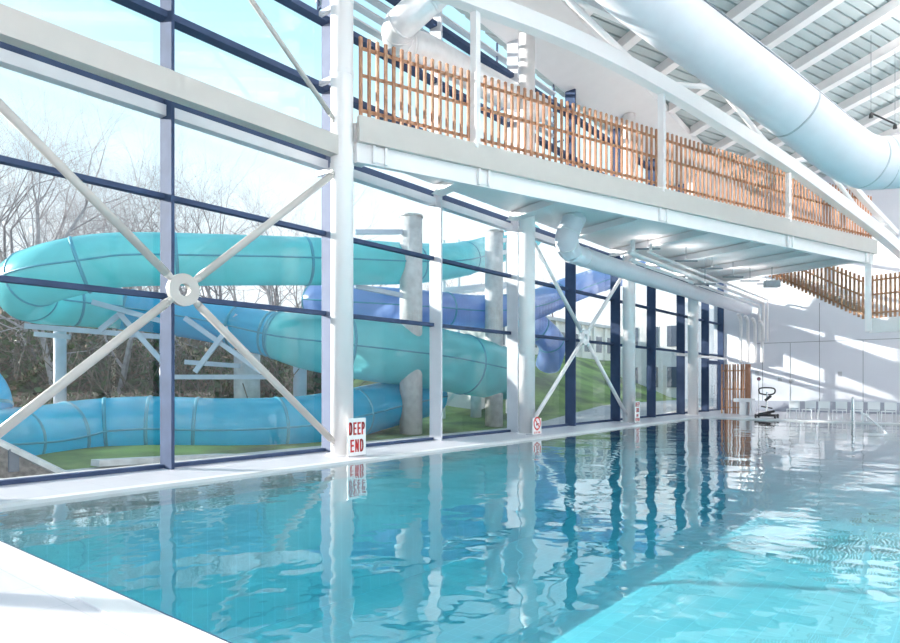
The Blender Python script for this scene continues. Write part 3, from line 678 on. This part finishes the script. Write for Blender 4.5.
# splash tower with stairs behind the third glass bay
t = thing('slide_tower', 'white open stair tower with railings outside behind the pale mullions', 'tower', tuple(at(470,400,31)))
for px, d in ((443,30),(458,33),(508,31),(515,34.5)):
    bm = B(); p = at(px,240,d); q = Vector((p.x,p.y,-.6)); bar(bm, q, p, .16); link('post', bm, M['white'], t)
for (a, b) in (((443,290,30),(508,284,31)),((458,292,33),(515,286,34.5)),((443,290,30),(458,292,33)),((508,284,31),(515,286,34.5)),((443,258,30),(508,252,31)),((443,246,30),(508,240,31))):
    bm = B(); bar(bm, at(*a), at(*b), .12, .2); link('beam', bm, M['white'], t)
bm = B(); bar(bm, at(445,405,30.5), at(478,365,30.5), 1.0, .15); link('stair_flight', bm, M['white'], t)
for dy in (0, 8, 16):
    bm = B(); bar(bm, at(445,392-dy,30.3), at(478,352-dy,30.3), .05, .05); link('handrail', bm, M['pinkred'] if dy == 8 else M['white'], t)
t = thing('service_hut', 'small white rendered hut on the grass outside the third glass bay', 'hut', tuple(at(474,440,33)))
bm = B(); p = at(474,420,33); box(bm, (p.x-1.0,p.y-.9,-.6),(p.x+1.0,p.y+.9,2.0)); link('walls', bm, M['render'], t)
bm = B(); box(bm, (p.x-1.1,p.y-1.0,2.0),(p.x+1.1,p.y+1.0,2.12)); link('flat_roof', bm, M['box'], t)
bm = B(); box(bm, (p.x+.98,p.y-.4,-.5),(p.x+1.04,p.y+.4,1.4)); link('hut_door', bm, M['greygal'], t)

# terrain
def gz(x, y):
    d = max(0, -x-16.0)
    base = -.55 + .06*max(0, min(8, -x-12))
    rise = 0
    if y < 26: rise = max(0, d-9)*.17
    k = min(1, max(0, (y-24)/8))
    rise2 = max(0, d+2.2)*.34
    rise2 = min(rise2, 3.6+max(0, rise2-3.6)*.15)
    rise = rise*(1-k)+rise2*k
    return base + min(rise, 6) + .12*math.sin(x*.9+y*.4)*min(1, d/6)
bm = B(); nx, ny = 44, 70; G = []
for i in range(nx+1):
    x = GX-.35 - (95)*(i/nx)**1.5; G.append([bm.verts.new((x, -60+200*j/ny, gz(x, -60+200*j/ny))) for j in range(ny+1)])
for i in range(nx):
    for j in range(ny): bm.faces.new((G[i][j],G[i][j+1],G[i+1][j+1],G[i+1][j]))
gm = [M['grass'], M['leaf'], M['paving']]
for f in bm.faces:
    c = f.calc_center_median(); f.material_index = 2 if c.x > -15.6 else (1 if (c.y < 17 and c.x < -21.0) else 0)
struct('garden_ground', bm, gm, smooth=True)
bm = B(); box(bm, (GX-.9,-30,-.9),(GX-.34,60,-.02)); struct('trim_3', bm, M['paving'])
# shed at lower left
t = thing('timber_shed', 'small dark timber shed with pale sloping roof edge outside at bottom left', 'shed', tuple(at(10,480,13)))
p = at(-10,470,13.2)
a = at(-60,455,13.6); bm = B()
q0 = at(-60,430,12.6); q1 = at(62,478,13.0)
A = [bm.verts.new((q0.x,q0.y,-.7)), bm.verts.new((q1.x,q1.y,-.7)), bm.verts.new((q1.x,q1.y,q1.z)), bm.verts.new((q0.x,q0.y,q0.z+.25))]
off = Vector((-1.6,.4,0)); D = [bm.verts.new(v.co+off) for v in A]
bm.faces.new(A); bm.faces.new(D)
for i in range(4): bm.faces.new((A[i],A[(i+1)%4],D[(i+1)%4],D[i]))
link('shed_wall', bm, M['cabin'], t)
bm = B(); bar(bm, Vector((q0.x+.05,q0.y,q0.z+.32)), Vector((q1.x+.1,q1.y+.1,q1.z+.04)), .14, .09); link('roof_edge', bm, M['concrete'], t)
for f in (.35,.6):
    c_ = q0.lerp(q1, f); bm = B(); box(bm, (c_.x-.02,c_.y-.1,-.25),(c_.x+.06,c_.y+.1,.2)); link('shed_window', bm, M['winglass'], t)
# low kerb wall in the garden
bm = B(); bar(bm, at(95,463,14.2), at(232,456,17.2), .35, .14); tag(link('garden_kerb', bm, M['concrete']), 'low pale kerb lying on the ground under the low cyan slide', 'kerb')

# white building above the grass bank
t = thing('white_building', 'long white rendered building with pilasters above the green bank outside', 'building', (-26,52,4))
bm = B(); box(bm, (-34,36,2.6),(-26,64,6.4)); link('walls', bm, M['render'], t)
for i in range(13):
    bm = B(); box(bm, (-26,36.4+i*2.2,2.6),(-25.75,36.8+i*2.2,6.4)); link('pilaster', bm, M['render'], t)
for i in range(12):
    bm = B(); box(bm, (-26,37.2+i*2.2,4.2),(-25.93,38.3+i*2.2,5.6)); link('window', bm, M['winglass'], t)
bm = B(); box(bm, (-34.3,35.7,6.4),(-25.6,64.3,6.65)); link('roof_slab', bm, M['box'], t)
# neighbouring white block seen through the last bays
t = thing('white_block', 'plain white block building close outside the farthest glass bays', 'building', (-22,50,0))
bm = B(); box(bm, (-20,44,-.5),(-15.2,60,7.0)); link('walls', bm, M['render'], t)
for z in (1.2,4.0):
    for i in range(3):
        bm = B(); box(bm, (-19.3+i*1.45,43.93,z),(-18.5+i*1.45,44,z+1.4)); link('window', bm, M['winglass'], t)

# ---------------------------------------------------------------- trees
def tree_mesh(seed, H, m, spread=1.0, depth=6):
    rnd = random.Random(seed); bm = B()
    def seg(p, q, r0, r1, n):
        t = (q-p).normalized(); u = Vector((1,0,0)) if abs(t.x) < .8 else Vector((0,1,0)); s = t.cross(u).normalized(); v = s.cross(t)
        A = [bm.verts.new(p+(s*math.cos(2*math.pi*k/n)+v*math.sin(2*math.pi*k/n))*r0) for k in range(n)]
        D = [bm.verts.new(q+(s*math.cos(2*math.pi*k/n)+v*math.sin(2*math.pi*k/n))*r1) for k in range(n)]
        for k in range(n): bm.faces.new((A[k],A[(k+1)%n],D[(k+1)%n],D[k]))
    def grow(p, d, L, r, lev):
        n = 3 if lev > 2 else 6; k = 3 if lev < 3 else 2
        for i in range(k):
            d = (d + Vector((rnd.uniform(-1,1),rnd.uniform(-1,1),rnd.uniform(-.4,.7)))*.16).normalized(); q = p+d*L/k
            r1 = r*(.86 if lev == 0 else .8); seg(p, q, r, r1, n); p = q; r = r1
            if lev < depth-1 and lev >= 0 and rnd.random() < (.75 if lev else .6) and (lev or i):
                side = d.cross(Vector((rnd.uniform(-1,1),rnd.uniform(-1,1),rnd.uniform(-1,1)))).normalized()
                grow(p, (d*.75+side*.8*spread+Vector((0,0,.12))).normalized(), L*rnd.uniform(.5,.72), r*.55, lev+1)
        if lev < depth:
            for _ in range(2 if lev < depth-1 else 3):
                side = d.cross(Vector((rnd.uniform(-1,1),rnd.uniform(-1,1),rnd.uniform(-1,1)))).normalized()
                grow(p, (d+side*rnd.uniform(.35,.7)*spread).normalized(), L*rnd.uniform(.58,.8), r*.68, lev+1)
    grow(Vector((0,0,-.4)), Vector((0,0,1)), H*.3, H*.014, 0)
    me = bpy.data.meshes.new('tree'); bm.to_mesh(me); bm.free(); me.materials.append(m); return me
TM = [tree_mesh(3, 12, M['bark'], 1.0, 7), tree_mesh(8, 13, M['bark2'], .9, 7), tree_mesh(15, 11, M['bark'], 1.15, 7), tree_mesh(21, 9, M['bark2'], 1.2, 6)]
TP = []
rr = random.Random(5)
for px, d, k in [(-40,30,0),(15,34,1),(45,28,2),(70,38,0),(105,33,1),(135,40,2),(150,29,3),(185,36,1),(215,42,0),(250,38,2),(285,46,1),(300,35,3),(20,44,2),(90,48,1),(160,50,0),(235,52,1),(330,52,2),(-20,24.5,3),(60,25,3),(115,26,3),(270,29,3),(375,58,1),(440,60,0),(480,66,2),(515,60,1),(550,62,0),(-5,32,2),(30,38,1),(60,42,0),(85,31,1),(122,37,0),(142,44,1),(165,34,2),(178,46,1),(205,38,1),(225,33,0),(265,41,1),(275,50,0),(310,44,1),(345,47,2),(400,64,1),(460,70,0),(0,50,1),(50,54,1),(110,56,0),(-60,26,0),(460,62,1),(500,68,0),(10,27.5,1),(200,28.5,3)]:
    TP.append((px, d, k))
pos = ['standing left of the slide bend','rising above the slide bend','behind the ring hub','beyond the first dark mullion','beyond the thick front column','far behind the slides']
for i, (px, d, k) in enumerate(TP):
    p = at(px, 383, d); o = bpy.data.objects.new('bare_tree', TM[k]); C.objects.link(o)
    o.location = (p.x, p.y, gz(p.x, p.y)); o.rotation_euler.z = rr.uniform(0, 6.28); s = rr.uniform(1.02, 1.36); 
    o.scale = (s, s, s*(1.0 if px < 320 else .8))
    where = 'left of the slide bend' if px < 30 else 'above the slide bend' if px < 120 else 'behind the first dark mullion' if px < 200 else 'between the ring hub and the front column' if px < 330 else 'far beyond the pale mullions'
    tag(o, ('tall dark','tall pale','broad dark','short pale')[k]+' leafless tree '+('nearer the glass, ' if d < 32 else 'far back, ' if d > 41 else 'mid way, ')+where, 'tree', 'leafless trees in the wood')
# undergrowth
def leaves(name, n, cx, spread, m, label, size=(.06,.16), zr=(0,3), seed=1, dens=None, kind='stuff', cat='undergrowth'):
    rnd = random.Random(seed); bm = B()
    for _ in range(n):
        px = rnd.uniform(*cx); d = rnd.uniform(*spread); p = at(px, 383, d); z = gz(p.x,p.y)+ (rnd.random()**1.4)*(zr[1]-zr[0])*(.6+.4*math.sin(px*.09+d)) + zr[0]
        c = Vector((p.x,p.y,z)); a = Vector((rnd.uniform(-1,1),rnd.uniform(-1,1),rnd.uniform(-1,1))).normalized(); b = a.cross(Vector((rnd.uniform(-1,1),rnd.uniform(-1,1),rnd.uniform(-1,1)))).normalized(); s = rnd.uniform(*size)
        bm.faces.new([bm.verts.new(c+a*s), bm.verts.new(c+b*s*.6), bm.verts.new(c-a*s), bm.verts.new(c-b*s*.6)])
    me = bpy.data.meshes.new(name); bm.to_mesh(me); bm.free(); me.materials.append(m); o = bpy.data.objects.new(name, me); C.objects.link(o); tag(o, label, cat, kind=kind); return o
leaves('ivy_undergrowth', 30000, (-60,330), (24.5,40), M['ivy'], 'dark green ivy and evergreen leaves covering the floor of the wood', (.08,.22), (0,3.6), 2)
leaves('bracken_undergrowth', 16000, (-60,340), (24.5,44), M['brush'], 'brown dry bracken and brambles filling the wood behind the slides', (.06,.2), (0,4.2), 3)
def twigs(name, n, m, seed, label):
    rnd = random.Random(seed); bm = B()
    for _ in range(n):
        px = rnd.uniform(-60,335); d = rnd.uniform(24,40); p = at(px,383,d); p.z = gz(p.x,p.y)+rnd.random()*2.5
        q = p+Vector((rnd.uniform(-1,1),rnd.uniform(-1,1),rnd.uniform(.2,1.6))).normalized()*rnd.uniform(.8,2.2); bar(bm, p, q, .03, .03)
    me = bpy.data.meshes.new(name); bm.to_mesh(me); bm.free(); me.materials.append(m); o = bpy.data.objects.new(name, me); C.objects.link(o); tag(o, label, 'undergrowth', kind='stuff')
M['scrub'] = mat('scrub_stems', (.26,.21,.16), .9, var=.3)
twigs('scrub_twigs', 1800, M['scrub'], 4, 'tangle of pale scrub stems and saplings on the wooded slope')

# ---------------------------------------------------------------- camera, light, world
cam = bpy.data.cameras.new('camera'); co = bpy.data.objects.new('camera', cam); C.objects.link(co); S.camera = co
co.location = (0,0,EYE); co.rotation_euler = (math.pi/2, 0, TH); cam.sensor_width = 36; cam.lens = 26.0; cam.shift_y = (383-321.5)/900; cam.clip_end = 500
sun = bpy.data.lights.new('sun', 'SUN'); so = bpy.data.objects.new('sun', sun); C.objects.link(so); sun.angle = math.radians(.6); sun.energy = 8.0; sun.color = (1,.95,.88)
el = math.radians(15); ld = Vector((.88*math.cos(el), .475*math.cos(el), -math.sin(el))); so.rotation_euler = ld.to_track_quat('-Z', 'Y').to_euler(); so.location = (-40,-20,30)
w = bpy.data.worlds.new('sky'); S.world = w; w.use_nodes = True; n = w.node_tree.nodes; l = w.node_tree.links
bg = n['Background']; tc = n.new('ShaderNodeTexCoord'); sx = n.new('ShaderNodeSeparateXYZ'); l.new(tc.outputs['Generated'], sx.inputs[0])
r = n.new('ShaderNodeValToRGB'); l.new(sx.outputs['Z'], r.inputs['Fac']); e = r.color_ramp.elements
e[0].position = 0; e[0].color = (.93,.95,1.0,1); e[1].position = 1; e[1].color = (.46,.62,.82,1)
x = e.new(.2); x.color = (.86,.94,1.0,1); x = e.new(.45); x.color = (.44,.75,.92,1)
l.new(r.outputs['Color'], bg.inputs['Color']); bg.inputs['Strength'].default_value = 1.0
S.view_settings.view_transform = 'Standard'; S.view_settings.look = 'None'; S.view_settings.gamma = 1; S.view_settings.use_curve_mapping = False
S.view_settings.exposure = .62
S.cycles.max_bounces = 10; S.cycles.diffuse_bounces = 6; S.cycles.glossy_bounces = 4; S.cycles.transparent_max_bounces = 24; S.cycles.caustics_reflective = False; S.cycles.caustics_refractive = False
for o in bpy.data.objects:
    if '_local' in o: del o['_local']
